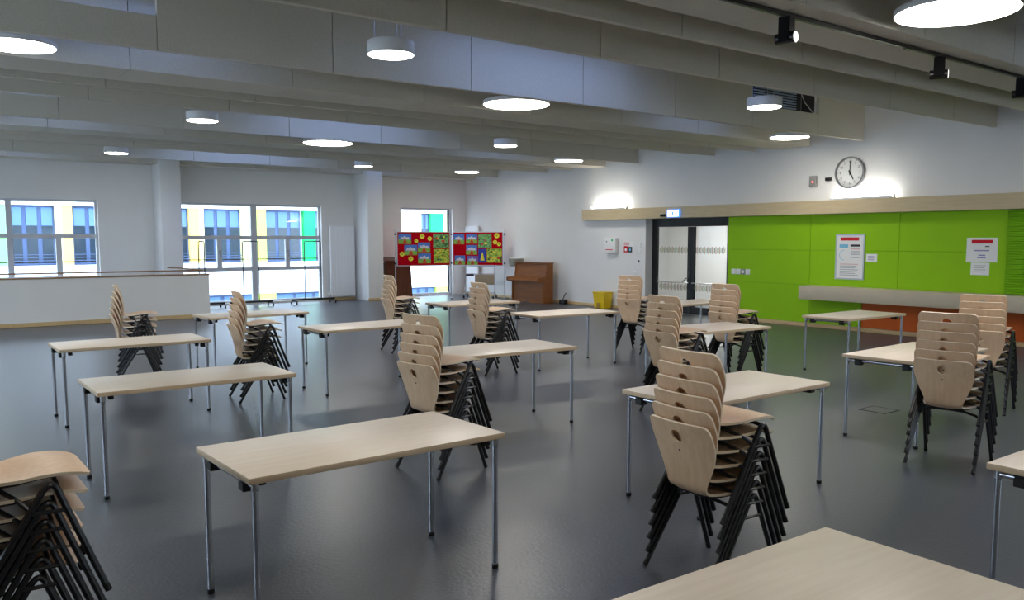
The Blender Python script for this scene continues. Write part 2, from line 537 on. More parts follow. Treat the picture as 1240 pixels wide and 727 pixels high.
w1, bx = window(1, *WIN[0], [(2.20, 2.32, .875, 2.645), (3.20, 3.32, .875, 1.78), (.2, .32, .875, 2.645)],
                [(-1.245, .2, 1.78, 1.88), (.32, 2.20, 1.78, 1.88), (2.32, 4.065, 1.78, 1.88)])
for a, b in ((-1.245, .2), (.32, 2.20), (2.32, 4.065)):
    bx('pane', a, b, 1.88, 2.645, .13, .14, 'window_glass')
for a, b in ((-1.245, .2), (.32, 2.20), (2.32, 3.20), (3.32, 4.065)):
    bx('pane', a, b, .875, 1.78, .13, .14, 'window_glass')
bx('window_sill', WIN[0][0], WIN[0][1], .80, .83, -.06, .09, 'white_plastic')
bx('guard_rail', WIN[0][0], WIN[0][1], 1.20, 1.225, .24, .265, 'black_metal')
w2, bx = window(2, *WIN[1], [(7.90, 8.06, .105, 2.645), (6.98, 7.10, 1.0, 1.75), (8.86, 8.98, 1.0, 1.75)],
                [(6.075, 7.90, 1.75, 1.85), (8.06, 9.845, 1.75, 1.85), (6.075, 7.90, .90, 1.0), (8.06, 9.845, .90, 1.0)])
for a, b in ((6.075, 7.90), (8.06, 9.845)):
    bx('pane', a, b, 1.85, 2.645, .13, .14, 'window_glass')
    bx('pane', a, b, .105, .90, .13, .14, 'window_glass')
for a, b in ((6.075, 6.98), (7.10, 7.90), (8.06, 8.86), (8.98, 9.845)):
    bx('pane', a, b, 1.0, 1.75, .13, .14, 'window_glass')
for x in (7.03, 8.91):
    bx('window_handle', x, x + .025, 1.28, 1.42, .03, .05, 'grey_plastic'); bx('handle_plate', x - .01, x + .035, 1.36, 1.46, .05, .092, 'grey_plastic')
bx('guard_rail', WIN[1][0], WIN[1][1], 1.20, 1.225, .24, .265, 'black_metal')
w3, bx = window(3, *WIN[2], [], [])
bx('pane', WIN[2][0] + .055, WIN[2][1] - .055, .085, 2.655, .13, .14, 'window_glass')
bx('reveal_strip', WIN[2][1] - .10, WIN[2][1] - .055, .085, 2.655, .145, .20, 'black_frame')

# ---- door to the corridor
door = sempty('door_1', (15.05, 13.13, 0))
def dbx(name, y0, y1, z0, z1, x0=-.03, x1=.03, mat='black_frame', par=None):
    return MB().box(x0, x1, y0 - 13.13, y1 - 13.13, z0, z1).build(name, mat, par or door, smooth=False)
dbx('frame_top', 11.90, 14.37, 2.05, 2.29)
dbx('frame_side', 14.22, 14.37, 0, 2.05); dbx('frame_side', 11.90, 12.04, 0, 2.05)
for a, b in ((13.14, 14.215), (12.045, 13.13)):
    leaf = dbx('door_leaf', a, b, .005, .17, -.025, .025)
    sw_ = .045 if a < 13 else .10
    s1 = dbx('stile', a, a + sw_, .17, 2.045, -.025, .025); s2 = dbx('stile', b - .10 if a < 13 else b - .02, b, .17, 2.045, -.025, .025)
    dbx('pane', a + sw_, (b - .10 if a < 13 else b - .02), .17, 2.045, -.006, .006, 'door_glass')
    ya, yb = a + .11, b - .04
    mk = MB(); n = int((yb - ya) / .036)
    for zc in (1.50, .62):
        for i in range(n):
            mk.cur = (i * 7 + int(zc * 10)) % 3
            y = ya + i * .036 - 13.13; h = .045 + .02 * ((i * 5) % 3)
            mk.box(-.009, -.0065, y, y + .016, zc - h, zc + h)
    mk.build('glass_markings', ['tick_green', 'tick_brown', 'tick_dark'], door, smooth=False)
    bar = MB().tube([(-.03, a + .06 - 13.13, .735), (-.09, a + .09 - 13.13, .735), (-.09, b - .09 - 13.13, .735), (-.03, b - .06 - 13.13, .735)], .012, 8).build('panic_bar', 'steel', door)
MB().tube([(-.03, 13.22 - 13.13, .84), (-.08, 13.22 - 13.13, .84), (-.085, 13.34 - 13.13, .74)], .011, 8).build('door_handle', 'black_metal', door)
MB().rbox(-.045, -.026, 13.15 - 13.13, 13.21 - 13.13, .74, .96, .004).build('lock_plate', 'black_metal', door)
MB().rbox(-.045, -.026, 14.16 - 13.13, 14.21 - 13.13, .68, .86, .004).build('bar_mount', 'black_metal', door)

# corridor behind the door
structure(MB().box(18.2, 18.4, 8.5, 17.5, 0, 2.7).build('wall_corridor_far', 'wall_white', smooth=False))
structure(MB().box(15.1, 18.2, 17.3, 17.5, 0, 2.7).build('wall_corridor_left', 'wall_white', smooth=False))
structure(MB().box(15.1, 18.2, 8.5, 8.7, 0, 2.7).build('wall_corridor_right', 'wall_white', smooth=False))
structure(MB().box(16.6, 17.1, 12.3, 12.5, 0, 2.7).build('wall_corridor_pier', 'wall_white', smooth=False))
structure(MB().box(15.1, 18.4, 8.5, 17.5, 2.7, 2.85).build('ceiling_corridor', 'ceiling_paint', smooth=False))
cl = thing('corridor_lamp', 'bright ceiling panel lamp in the corridor behind the glass door', 'lamp', (16.4, 13.9, 2.615))
MB().rbox(-.3, .3, -.6, .6, .015, .06, .005, 1).build('housing', 'lamp_white', cl)
MB().box(-.28, .28, -.58, .58, 0, .0145).build('diffuser', 'corridor_glow', cl, smooth=False)

# ---- half wall at the stairs, with wooden cap, baseboard and handrail
structure(MB().box(XL, 5.75, 19.10, 19.26, 0, .955).build('wall_stair', 'wall_white', smooth=False))
structure(MB().rbox(XL, 5.76, 19.08, 19.28, .955, .985, .004, 1).build('trim_3', 'cap_wood'))
structure(MB().rbox(XL, 5.755, 19.08, 19.098, 0, .085, .004, 1).build('baseboard_stair', 'base_wood'))
hr = thing('stair_handrail', 'brown wooden handrail above the white half wall by the stairs', 'handrail', (0, 19.2, 0))
MB().tube([(XL, 0, 1.07), (5.60, 0, 1.06), (5.66, .03, 1.06), (5.62, .20, 1.07), (5.12, .90, 1.11)], .015, 8).build('rail', 'cap_wood', hr)
for x in (-3, -1.0, 1.0, 3.0, 5.0):
    MB().cyl((x, 0, .985), (x, 0, 1.055), .008, n=8).build('standoff', 'steel', hr)

# ------------------------------------------------------------------ building across the yard
YF = 34.0
bld = thing('facade_building', 'white building with lime, yellow and green panels seen through the windows', 'building', (12, YF, -4))
def fb(name, x0, x1, z0, z1, y0, y1, mat, par=None, off=(0, 0)):
    return MB().box(x0 - 12, x1 - 12, y0, y1, z0 + 4, z1 + 4).build(name, mat, par or bld, smooth=False)
fb('upper_band', -14, 34, 2.97, 5.5, 0, .4, 'facade_white')
fb('middle_band', -14, 34, -.50, .81, 0, .4, 'facade_white')
fb('backing_wall', -14, 34, -4, 2.97, .30, .5, 'facade_white')
fb('lower_band', -14, 34, -4, -2.4, 0, .29, 'facade_white')
def fwin(x0, x1, z0=.81, z1=2.97, n=3):
    w = fb('window', x0, x1, z0, z1, .22, .28, 'facade_frame')
    step = (x1 - x0) / n; t = .07
    for i in range(n):
        a, b = x0 + i * step + t, x0 + (i + 1) * step - t
        fb('pane', a, b, z0 + .08, z1 - .08, .205, .219, 'facade_glass', w)
        fb('blind', a, b, z1 - .08 - .30 * (z1 - z0), z1 - .08, .19, .204, 'facade_blind', w)
    for r in range(4):
        fb('railing_bar', x0, x1, z0 + .05 + .11 * r, z0 + .075 + .11 * r, .06, .085, 'facade_frame', w)
def fpan(x0, x1, mat, z0=.81, z1=2.97): fb('panel', x0, x1, z0, z1, .04, .29, mat)
for a, b, t in ((-4.2, -2.6, 'w'), (-2.6, -1.6, 'facade_yellow'), (-1.6, .2, 'w'), (.2, .9, 'facade_pale'), (.9, 2.4, 'w'), (2.4, 2.75, 'facade_lime'), (2.75, 3.40, 'facade_lightgreen'),
                (3.42, 4.87, 'w'), (4.87, 5.09, 'facade_pale'), (5.09, 5.43, 'facade_yellow'), (5.43, 6.95, 'w'), (6.95, 8.0, 'facade_green'), (8.0, 9.55, 'w'),
                (9.55, 9.95, 'facade_yellow'), (9.95, 10.12, 'facade_pale'), (10.12, 11.61, 'w'), (11.61, 12.22, 'facade_pale'), (12.22, 12.65, 'facade_lime'), (12.65, 14.2, 'w'),
                (14.31, 14.82, 'facade_green'), (14.82, 16.3, 'w'), (16.3, 17.2, 'facade_yellow'), (17.2, 18.6, 'w'), (18.6, 20.1, 'facade_pale'),
                (20.1, 20.62, 'w'), (20.62, 21.35, 'facade_green'), (21.35, 22.6, 'facade_pale'), (22.6, 24.2, 'w'), (24.2, 25.4, 'facade_lime')):
    if t == 'w': fwin(a, b, n=2 if b - a < .8 else 3)
    else: fpan(a, b, t)
for a, b, t in ((6.0, 6.9, 'facade_lime'), (6.9, 9.6, 'w'), (9.6, 10.1, 'facade_green'), (10.1, 12.2, 'w'), (12.2, 13.0, 'facade_lime'), (13.0, 15.6, 'w'), (15.6, 16.4, 'facade_yellow'),
                (3.0, 6.0, 'w'), (16.4, 19.5, 'w'), (19.5, 20.9, 'w'), (20.9, 22.4, 'facade_lime')):
    if t == 'w': fwin(a, b, -2.4, -.50, 3)
    else: fpan(a, b, t, -2.4, -.50)
structure(MB().box(-30, 60, YB + .3, 60, -4.3, -4.0).build('ground_yard', 'paving', smooth=False))

# ------------------------------------------------------------------ lamps
def lamp(x, y, r, label):
    t = thing('ceiling_lamp', label, 'lamp', (x, y, ZB), 0, 'round ceiling lamps')
    n = 40; hh = .13 if r < .3 else .055
    MB().lathe([(r - .012, .004), (r - .002, .0), (r, .006), (r, hh - .008), (r - .006, hh), (.03, hh + .001)], n=n).build('housing', 'lamp_white', t)
    MB().lathe([(r - .014, -.003), (r - .013, .0035)], n=n).build('diffuser', 'lamp_glow', t)
    for k in range(3):
        a = 2 * math.pi * k / 3 + .4
        MB().cyl((.7 * r * math.cos(a),   .7 * r * math.sin(a), hh), (.7 * r * math.cos(a), .7 * r * math.sin(a), ZC - ZB), .004, n=6).build('suspension_rod', 'steel', t)
    return t


L1 = [(4.155, 7.60, .235, 'small round drum lamp at the top, left of the large central lamp'),
      (7.04, 9.33, .46, 'large flat round ceiling lamp above the middle of the room'),
      (4.05, 13.53, .24, 'small round drum lamp left of centre, above the left table rows'),
      (6.92, 15.22, .47, 'large flat round ceiling lamp above the tall back windows'),
      (4.055, 19.70, .24, 'smallest far round lamp at the left, above the half wall'),
      (9.82, 19.47, .23, 'tiny far round lamp just left of the pillar by the radiator'),
      (12.97, 19.46, .34, 'far round drum lamp above the red pinboards'),
      (9.94, 13.53, .235, 'small round drum lamp at the centre, left of the wood band'),
      (13.04, 15.22, .34, 'flat round ceiling lamp near the left end of the wood band'),
      (9.97, 7.43, .24, 'small round drum lamp beside the ceiling louvre'),
      (13.28, 9.33, .35, 'flat round ceiling lamp left above the wall clock'),
      (7.10, 3.44, .47, 'huge bright round ceiling lamp at the upper right, nearest the camera'),
      (1.09, 9.40, .345, 'bright round ceiling lamp cut by the left edge'),
      (1.09, 3.44, .345, 'round ceiling lamp over the near left, out of the picture'),
      (4.1, 1.72, .24, 'small drum lamp over the near middle, out of the picture'),
      (9.95, 1.72, .24, 'small drum lamp over the near right, out of the picture'),
      (13.1, 3.44, .345, 'round ceiling lamp over the shutter, out of the picture'),
      (7.0, -2.45, .47, 'large ceiling lamp behind the camera on the right'),
      (1.09, -2.45, .345, 'ceiling lamp behind the camera on the left'),
      (1.09, 15.22, .345, 'ceiling lamp over the stair side, out of the picture'),
      (13.1, -2.45, .345, 'ceiling lamp in the far near corner, out of the picture')]
for a in L1: lamp(*a)

# track with spotlights under the near soffit
tr = thing('light_track', 'long black lighting track under the ceiling at the upper right', 'track', (3.0, 4.26, 3.562))
MB().rbox(0, 11.75, -.02, .02, 0, .036, .004, 1).build('rail', 'black_metal', tr)
for x in (1.75, 4.9, 8.0, 10.6):
    MB().rbox(x - .06, x + .06, -.026, .026, -.006, .036, .004, 1).build('joint', 'black_metal', tr)


def spot(x, ang, label):
    t = thing('track_spotlight', label, 'spotlight', (x, 4.26, 3.56), ang, 'spotlights on the black track')
    MB().rbox(-.05, .05, -.05, .05, -.195, 0, .004, 1).build('adapter_box', 'duct_black', t)
    hd = MB().cyl((-.085, 0, -.165), (.080, 0, -.165), .044, .047, 20).build('lamp_head', 'black_metal', t)
    MB().cyl((.0805, 0, -.165), (.084, 0, -.165), .040, n=20).build('lens', 'downlight', hd)


spot(5.98, math.radians(-80), 'black track spotlight second from the right, left of the big lamp')
spot(8.50, math.radians(-62), 'black track spotlight below the huge lamp')
spot(10.36, math.radians(-70), 'black track spotlight cut by the right edge')

# wall tube lights on the band
def tube_light(y0, y1, label):
    t = thing('wall_tube_light', label, 'light', (14.66, (y0 + y1) / 2, 2.507), 0, 'tube lights on the wood band')
    h = abs(y1 - y0) / 2
    MB().rbox(-.07, -.055, -h, h, 0, .035, .002, 1).build('reflector_lip', 'lamp_white', t)
    MB().rbox(-.055, .06, -h, h, 0, .012, .002, 1).build('tray', 'lamp_white', t)
    MB().cyl((-.0, -h + .03, .045), (-.0, h - .03, .045), .028, n=14).build('tube', 'tube_glow', t)
    for s in (-1, 1):
        MB().rbox(-.03, .03, s * h - .014, s * h + .014, .012, .075, .004, 1).build('end_cap', 'white_plastic', t)


tube_light(16.20, 14.90, 'glowing tube light on the wood band left of the exit sign')
tube_light(9.32, 8.06, 'glowing tube light on the wood band below the clock')

# ------------------------------------------------------------------ tables
TL, TW, TH = 1.38, .70, .74


def table_meshes():
    d = {}
    d['top'] = MB().rbox(-TL / 2, TL / 2, -TW / 2, TW / 2, TH - .030, TH, .003, 2)
    me = d['top'].mesh('tabletop', ['beech_top', 'beech_edge'])
    for p in me.polygons:
        if abs(p.normal.z) < .6: p.material_index = 1
    lx, ly = TL / 2 - .038, TW / 2 - .038
    leg = MB().cyl((0, 0, .012), (0, 0, TH - .045), .015, n=14).mesh('leg', 'chrome')
    foot = MB().lathe([(.016, 0), (.018, .003), (.018, .02), (.016, .024)], n=14).mesh('foot', 'black_plastic')
    bar = MB().tube([(0, -ly, TH - .05), (0, ly, TH - .05)], .014, 10).mesh('end_bar', 'chrome')
    elb = MB().cyl((0, 0, TH - .07), (0, 0, TH - .0305), .017, n=14).mesh('corner_joint', 'steel')
    br = MB()
    br.rbox(-.025, .12, -.032, .032, -.014, 0, .003, 1); br.rbox(-.026, .03, -.03, .03, -.058, -.0141, .004, 1)
    br.cyl((.07, 0, -.045), (.07, 0, -.0141), .02, n=12)
    bme = br.mesh('bracket', 'black_plastic')
    sr = MB().rbox(.10, TL - .176, -.012, .012, TH - .045, TH - .027, .002, 1).mesh('side_rail', 'black_metal')
    return me, leg, foot, bar, elb, bme, sr, lx, ly


TM = table_meshes()


def table(x, y, deg, label):
    me, leg, foot, bar, elb, bme, sr, lx, ly = TM
    t = thing('beech_table', label, 'table', (x, y, 0), math.radians(deg), 'beech tables with chrome legs')
    link('tabletop', me, t)
    for sx in (-1, 1):
        for sy in (-1, 1):
            l = link('leg', leg, t, (sx * lx, sy * ly, 0))
            link('foot', foot, l); link('corner_joint', elb, l)
        link('end_bar', bar, t, (sx * lx, 0, 0))
        for sy in (-1, 1):
            b = link('bracket', bme, t, (sx * (lx), sy * .21, TH - .0305), 0 if sx < 0 else math.pi)
    return t


TABLES = {
    'T1': (1.856, 3.815, 1.7, 'beech table in the left foreground, nearest table seen whole'),
    'T2': (1.748, 6.366, 0.0, 'beech table at the left, directly behind the left foreground table'),
    'T3': (1.901, 8.944, 0.2, 'beech table at the far left in front of the stack by the half wall'),
    'T4': (3.968, 11.329, 4.7, 'beech table at the back left in front of the tall windows'),
    'T5': (4.509, 8.972, 1.2, 'beech table left of centre, its right end behind the centre chair stack'),
    'T6': (7.570, 11.195, -0.6, 'small-looking beech table below the red pinboards'),
    'T7': (7.55, 8.87, -4.0, 'beech table in the middle distance left of the yellow bin stack'),
    'T8': (4.532, 6.31, -2.6, 'beech table in the centre of the room behind the centre chair stack'),
    'T9': (4.639, 3.691, 0.5, 'beech table at centre right behind the front right chair stack'),
    'T10': (7.56, 6.34, -4.0, 'beech table right of centre between two chair stacks before the door'),
    'T11': (10.40, 9.10, 0.0, 'farthest beech table in front of the glass door'),
    'T12': (10.464, 6.238, 0.2, 'beech table in front of the shelf on the green wall'),
    'T13': (7.462, 3.825, 3.4, 'beech table at the right behind the right chair stack'),
    'T14': (4.657, 1.34, 0.0, 'beech table cut off by the right edge at the lower right'),
    'T15': (1.917, 1.30, -1.0, 'beech table top filling the bottom right corner'),
}
for a in TABLES.values(): table(*a)

# ------------------------------------------------------------------ stacking chairs
CD, CW = .2425, .245       # half footprint


def chair_meshes():
    prof = [  # x, z, half width, forward bow of the edges, upward bow of the edges
        (-.2870, .843, .176, .022, 0), (-.2855, .839, .191, .026, 0), (-.2825, .831, .202, .029, 0), (-.277, .816, .209, .032, 0),
        (-.270, .797, .2125, .034, 0), (-.260, .770, .214, .035, 0), (-.251, .745, .2145, .036, 0), (-.242, .720, .2125, .036, 0), (-.233, .692, .206, .035, 0),
        (-.222, .650, .194, .032, 0), (-.213, .605, .176, .029, 0), (-.206, .565, .158, .024, .0), (-.200, .530, .143, .018, .0),
        (-.193, .502, .134, .012, .002), (-.180, .480, .131, .007, .005), (-.160, .466, .135, .003, .008), (-.130, .461, .150, 0, .012),
        (-.095, .463, .172, 0, .013), (-.050, .470, .192, 0, .011), (.0, .480, .203, 0, .008), (.05, .489, .207, 0, .004), (.10, .495, .207, 0, -.002),
        (.140, .494, .204, 0, -.006), (.170, .488, .198, 0, -.006), (.192, .478, .188, 0, -.004), (.205, .470, .165, 0, -.002)]
    T = [-1, -.78, -.52, -.26, 0, .26, .52, .78, 1]
    # column positions near the hole are kept at fixed |y| = 0.055
    n, c = len(prof), len(T)
    verts = []; idx = {}
    h_rows = (3, 7); h_cols = (3, 5)

    def surf(row, y):
        i = min(int(row), n - 2); fr = row - i
        q = [prof[i][k] * (1 - fr) + prof[i + 1][k] * fr for k in range(5)]
        t = max(-1, min(1, y / q[2]))
        return (q[0] + q[3] * t * t, y, q[1] + q[4] * t * t)

    for r in range(n):
        for k, t in enumerate(T):
            if h_rows[0] < r < h_rows[1] and h_cols[0] < k < h_cols[1]: continue
            idx[r, k] = len(verts); verts.append(surf(r, t * prof[r][2]))
    faces = []
    for r in range(n - 1):
        for k in range(c - 1):
            if h_rows[0] <= r < h_rows[1] and h_cols[0] <= k < h_cols[1]: continue
            faces.append((idx[r, k], idx[r, k + 1], idx[r + 1, k + 1], idx[r + 1, k]))
    loop = [(3, 3), (3, 4), (3, 5), (4, 5), (5, 5), (6, 5), (7, 5), (7, 4), (7, 3), (6, 3), (5, 3), (4, 3)]
    zc = .767; rad = .036
    zs = [p[1] for p in prof]
    ring = []
    for (r, k) in loop:
        px = T[k] * prof[r][2]; pz = prof[r][1] - zc
        a = math.atan2(pz, px); y, z = rad * math.cos(a), zc + rad * math.sin(a)
        j = next(i for i in range(n - 1) if zs[i] >= z >= zs[i + 1])
        row = j + (zs[j] - z) / (zs[j] - zs[j + 1])
        ring.append(len(verts)); verts.append(surf(row, y))
    for i in range(12):
        a, b = idx[loop[i]], idx[loop[(i + 1) % 12]]
        faces.append((a, b, ring[(i + 1) % 12], ring[i]))
    me = bpy.data.meshes.new('seat_shell')
    me.from_pydata(verts, [], faces)
    me.materials.append(MATS['beech_shell']); me.materials.append(MATS['ply_edge'])
    bm = bmesh.new(); bm.from_mesh(me); bmesh.ops.recalc_face_normals(bm, faces=bm.faces); bm.to_mesh(me); bm.free()
    o = bpy.data.objects.new('tmp', me); COL.objects.link(o)
    s = o.modifiers.new('s', 'SOLIDIFY'); s.thickness = .0125; s.offset = 0; s.material_offset_rim = 1; s.use_even_offset = True
    dg = bpy.context.evaluated_depsgraph_get()
    shell = bpy.data.meshes.new_from_object(o.evaluated_get(dg))
    bpy.data.objects.remove(o); bpy.data.meshes.remove(me)
    shell.name = 'seat_shell'
    for p in shell.polygons: p.use_smooth = True
    shell.set_sharp_from_angle(angle=math.radians(50))
    AX, AZ, AY = .062, .49, .224

    def leg_pt(fx, z, s):       # point on a leg (fx = foot x) at height z
        k = z / AZ
        return Vector((fx + (AX - fx) * k, s * (CW + (AY - CW) * k), z))
    frames = {}
    for s in (-1, 1):
        path = [leg_pt(-CD, .008, s), leg_pt(-CD, .2, s), leg_pt(-CD, .41, s)]
        a, b, top = leg_pt(-CD, .42, s), leg_pt(CD, .41, s), Vector((AX + .004, s * AY, AZ + .018))
        for i in range(9):
            t = i / 8
            path.append(a * (1 - t) ** 2 + top * 2 * t * (1 - t) + b * t * t)
        path += [leg_pt(CD, .40, s), leg_pt(CD, .2, s), leg_pt(CD, .008, s)]
        frames[s] = MB().tube(path, .0132, 8).mesh('side_frame', 'black_metal')
    caps = {}
    for fx in (-CD, CD):
        for s in (-1, 1):
            d = (leg_pt(fx, .2, s) - leg_pt(fx, 0, s)).normalized()
            p0 = leg_pt(fx, .0, s) + Vector((0, 0, .0005))
            m = MB(); q = p0 + d * .035
            m.cyl(p0 + Vector((0, 0, 0.004)), q, .0145, .014, 10)
            caps[fx, s] = m.mesh('foot_cap', 'black_plastic')
    bars = {s: MB().tube([leg_pt(-CD, .355, s), leg_pt(-CD, .355, s) + Vector((.02, s * .006, .004)), leg_pt(CD, .355, s) + Vector((-.02, s * .006, .004)), leg_pt(CD, .355, s)], .0085, 6).mesh('stack_bar', 'black_metal') for s in (-1, 1)}
    a, b = leg_pt(-CD, .37, 1), leg_pt(-CD, .37, -1)
    rear = MB().tube([a, (-.05, .19, .408), (-.10, .12, .438), (-.115, .05, .444), (-.115, -.05, .444), (-.10, -.12, .438), (-.05, -.19, .408), b], .010, 8).mesh('cross_bar', 'black_metal')
    a, b = leg_pt(CD, .435, 1), leg_pt(CD, .435, -1)
    front = MB().tube([a, (.083, .18, .455), (.083, 0, .472), (.083, -.18, .455), b], .010, 8).mesh('cross_bar', 'black_metal')
    cs = [q for q in prof if -.14 < q[0] < .13 and q[1] < .50]
    m = MB(); rows = []
    for q in cs:
        for dz in (-.0075, -.017):
            for t in (-.17, -.06, .06, .17):
                w = min(.17, q[2] - .02) / .17; y = t * w
                rows.append((q[0], y, q[1] + q[4] * (y / q[2]) ** 2 + dz))
    n8 = 8; fs = []
    for i in range(len(cs) - 1):
        for k in range(3):
            fs.append((i * n8 + k, i * n8 + k + 1, (i + 1) * n8 + k + 1, (i + 1) * n8 + k))
            fs.append((i * n8 + 4 + k, (i + 1) * n8 + 4 + k, (i + 1) * n8 + 5 + k, i * n8 + 5 + k))
        for k in (0, 3): fs.append((i * n8 + k, (i + 1) * n8 + k, (i + 1) * n8 + 4 + k, i * n8 + 4 + k))
    for i in (0, len(cs) - 1):
        for k in range(3): fs.append((i * n8 + k, i * n8 + k + 1, i * n8 + 5 + k, i * n8 + 4 + k))
    m.add(rows, fs)
    carrier = m.mesh('seat_carrier_shade', 'black_plastic')  # black underseat pad, also added to darken the shaded gaps between stacked seats
    rv = MB().cyl((-.228, 0, .690), (-.2415, 0, .6905), .005, n=10).mesh('rivet', 'black_plastic')
    return shell, frames, caps, bars, rear, front, rv, carrier


CM = chair_meshes()


def make_chair():
    shell, frames, caps, bars, rear, front, rv, carrier = CM
    t = thing('stacking_chair', 'x', 'chair', (0, 0, 0), 0, 'stacked beech chairs')
    sh = link('seat_shell', shell, t)
    link('rivet', rv, sh)
    link('seat_carrier_shade', carrier, t)
    for s in (-1, 1):
        f = link('side_frame', frames[s], t)
        link('foot_cap', caps[-CD, s], f); link('foot_cap', caps[CD, s], f)
        link('stack_bar', bars[s], t)
    link('cross_bar', rear, t); link('cross_bar', front, t)
    return t


RISE, SHIFT = .0712, .0114
STACKS = [
    (0.335, 3.79, 0, 'at the left edge of the foreground'),
    (2.40, 11.02, -12, 'in front of the white half wall'),
    (3.185, 8.993, -6, 'left of centre, facing the tall window'),
    (6.392, 11.488, -8, 'in front of the dark brown lectern'),
    (3.327, 5.369, 9, 'in the centre behind the left foreground table'),
    (6.294, 8.882, -5, 'in the middle below the red pinboards'),
    (3.405, 2.80, -4, 'in the right foreground, the largest in view'),
    (9.30, 9.20, 8, 'right of the yellow bin'),
    (6.33, 5.71, 0, 'just behind the largest right foreground stack'),
    (8.57, 6.76, 0, 'before the green wall beside the glass door'),
    (6.62, 3.104, 9, 'at the right with backs to us'),
    (9.0, 3.905, 12, 'at the right edge below the notice'),
]
POS = ['bottom', 'second from bottom', 'third from bottom', 'third from top', 'second from top', 'topmost']
proto = make_chair()
first = True
for (x, y, deg, where) in STACKS:
    a = math.radians(deg)
    for k in range(6):
        c = proto if first else copy_tree(proto)
        first = False
        jx = random.uniform(-.002, .002); jy = random.uniform(-.004, .004); ja = random.uniform(-.006, .006) if k else 0
        c.location = (x + math.cos(a) * SHIFT * k + jx * (k > 0), y + math.sin(a) * SHIFT * k + jy * (k > 0), RISE * k)
        c.rotation_euler = (0, 0, a + ja)
        c['label'] = '%s beech chair of the stack %s' % (POS[k], where)

# ------------------------------------------------------------------ back of the room
# radiators
def radiator(name_label, loc, rz, w, h):
    t = thing('radiator', name_label, 'radiator', loc, rz)
    MB().rbox(-w / 2, w / 2, -.075, -.015, 0, h, .008, 2).build('body', 'radiator_white', t)
    n = int(w / .07)
    for i in range(n):
        x = -w / 2 + .02 + i * (w - .04) / n
        MB().rbox(x + .006, x + (w - .04) / n - .006, -.081, -.0751, .03, h - .03, .002, 1).build('rib', 'radiator_white', t)
    MB().tube([(-w / 2 - .005, -.045, .05), (-w / 2 - .04, -.045, .05), (-w / 2 - .04, -.02, .05)], .01, 8).build('pipe', 'white_plastic', t)
    MB().cyl((-w / 2 - .04, -.045, .03), (-w / 2 - .04, -.045, .12), .02, n=12).build('valve', 'white_plastic', t)
    for z in (.15, h - .15):
        MB().box(-.05, .05, -.0149, .049, z, z + .05).build('wall_bracket', 'steel', t, smooth=False)


radiator('tall flat white radiator between the tall window and the pillar', (10.48, YB - .05, .11), 0, .76, 2.02)
radiator('white radiator in the far corner behind the right pinboard', (XR - .05, 21.80, .11), math.radians(-90), .72, 2.05)

# mobile coat racks in front of the tall window
def rack(x0, x1, y, label, foot):
    t = thing('coat_rack', label, 'coat rack', ((x0 + x1) / 2, y, 0), 0)
    w = (x1 - x0) / 2; H = 1.70
    MB().tube([(-w, 0, .12), (-w, 0, H - .03), (-w + .02, 0, H), (w - .02, 0, H), (w, 0, H - .03), (w, 0, .12)], .014, 8).build('upright_frame', 'black_metal', t)
    MB().rbox(-foot, foot, -.025, .025, .10, .15, .003, 1).build('base_rail', 'black_metal', t)
    for s in (-1, 1):
        MB().rbox(s * foot * .9 - .02, s * foot * .9 + .02, -.22, .22, .075, .10, .003, 1).build('foot_bar', 'black_metal', t)
        for q in (-1, 1):
            MB().cyl((s * foot * .9 - .012, q * .19, .036), (s * foot * .9 + .012, q * .19, .036), .035, n=14).build('castor', 'black_plastic', t)
    for k in range(3):
        xx = -w + (k + .5) * 2 * w / 3
        MB().tube([(xx, 0, H), (xx, -.05, H - .02), (xx, -.08, H + .02)], .006, 6).build('hook', 'black_metal', t)


rack(6.22, 6.36, 21.45, 'narrow black coat rack on castors at the left of the tall window', .55)
rack(7.33, 7.74, 21.45, 'black wheeled coat rack at the middle mullion of the tall window', .56)
rack(9.01, 9.48, 21.45, 'black wheeled coat rack at the right of the tall window by the radiator', .62)

# red pinboards on one folding stand
def pinboard(p, q, label):
    p, q = Vector((*p, 0)), Vector((*q, 0))
    d = q - p; a = math.atan2(d.y, d.x); Lb = d.length
    t = thing('pinboard', label, 'pinboard', p, a, 'red pinboards')
    z0, z1 = .975, 1.975
    MB().rbox(.06, Lb - .06, -.012, .012, z0 + .02, z1 - .02, .003, 1).build('felt_panel', 'red_felt', t)
    fr = MB()
    fr.box(.04, .06, -.018, .018, z0, z1); fr.box(Lb - .06, Lb - .04, -.018, .018, z0, z1)
    fr.box(.06, Lb - .06, -.018, .018, z0, z0 + .02); fr.box(.06, Lb - .06, -.018, .018, z1 - .02, z1)
    fr.build('board_frame', 'aluminium', t, smooth=False)
    return t, Lb


def stand_post(x, y, a, label):
    t = thing('board_post', label, 'post', (x, y, 0), a, 'pinboard posts')
    MB().cyl((0, 0, .03), (0, 0, 2.03), .016, n=12).build('pole', 'aluminium', t)
    MB().rbox(-.022, .022, -.30, .30, .012, .035, .004, 1).build('foot_bar', 'aluminium', t)
    for s in (-1, 1):
        MB().rbox(-.026, .026, s * .29 - .03, s * .29 + .03, 0, .018, .003, 1).build('foot_pad', 'black_plastic', t)
    for z in (1.05, 1.9):
        MB().rbox(-.022, .022, -.022, .022, z - .025, z + .025, .004, 1).build('clamp', 'black_plastic', t)


PA, PB, PC = (11.74, 21.36), (13.385, 20.93), (14.44, 19.70)
b1, LB1 = pinboard(PA, PB, 'left red pinboard covered with childrens paintings of mountains')
b2, LB2 = pinboard(PB, PC, 'right red pinboard covered with childrens paintings, beside the piano')
stand_post(*PA, 0, 'aluminium post at the left end of the left pinboard')
stand_post(*PB, -.6, 'aluminium post where the two pinboards meet')
stand_post(*PC, -.9, 'aluminium post at the right end of the right pinboard')


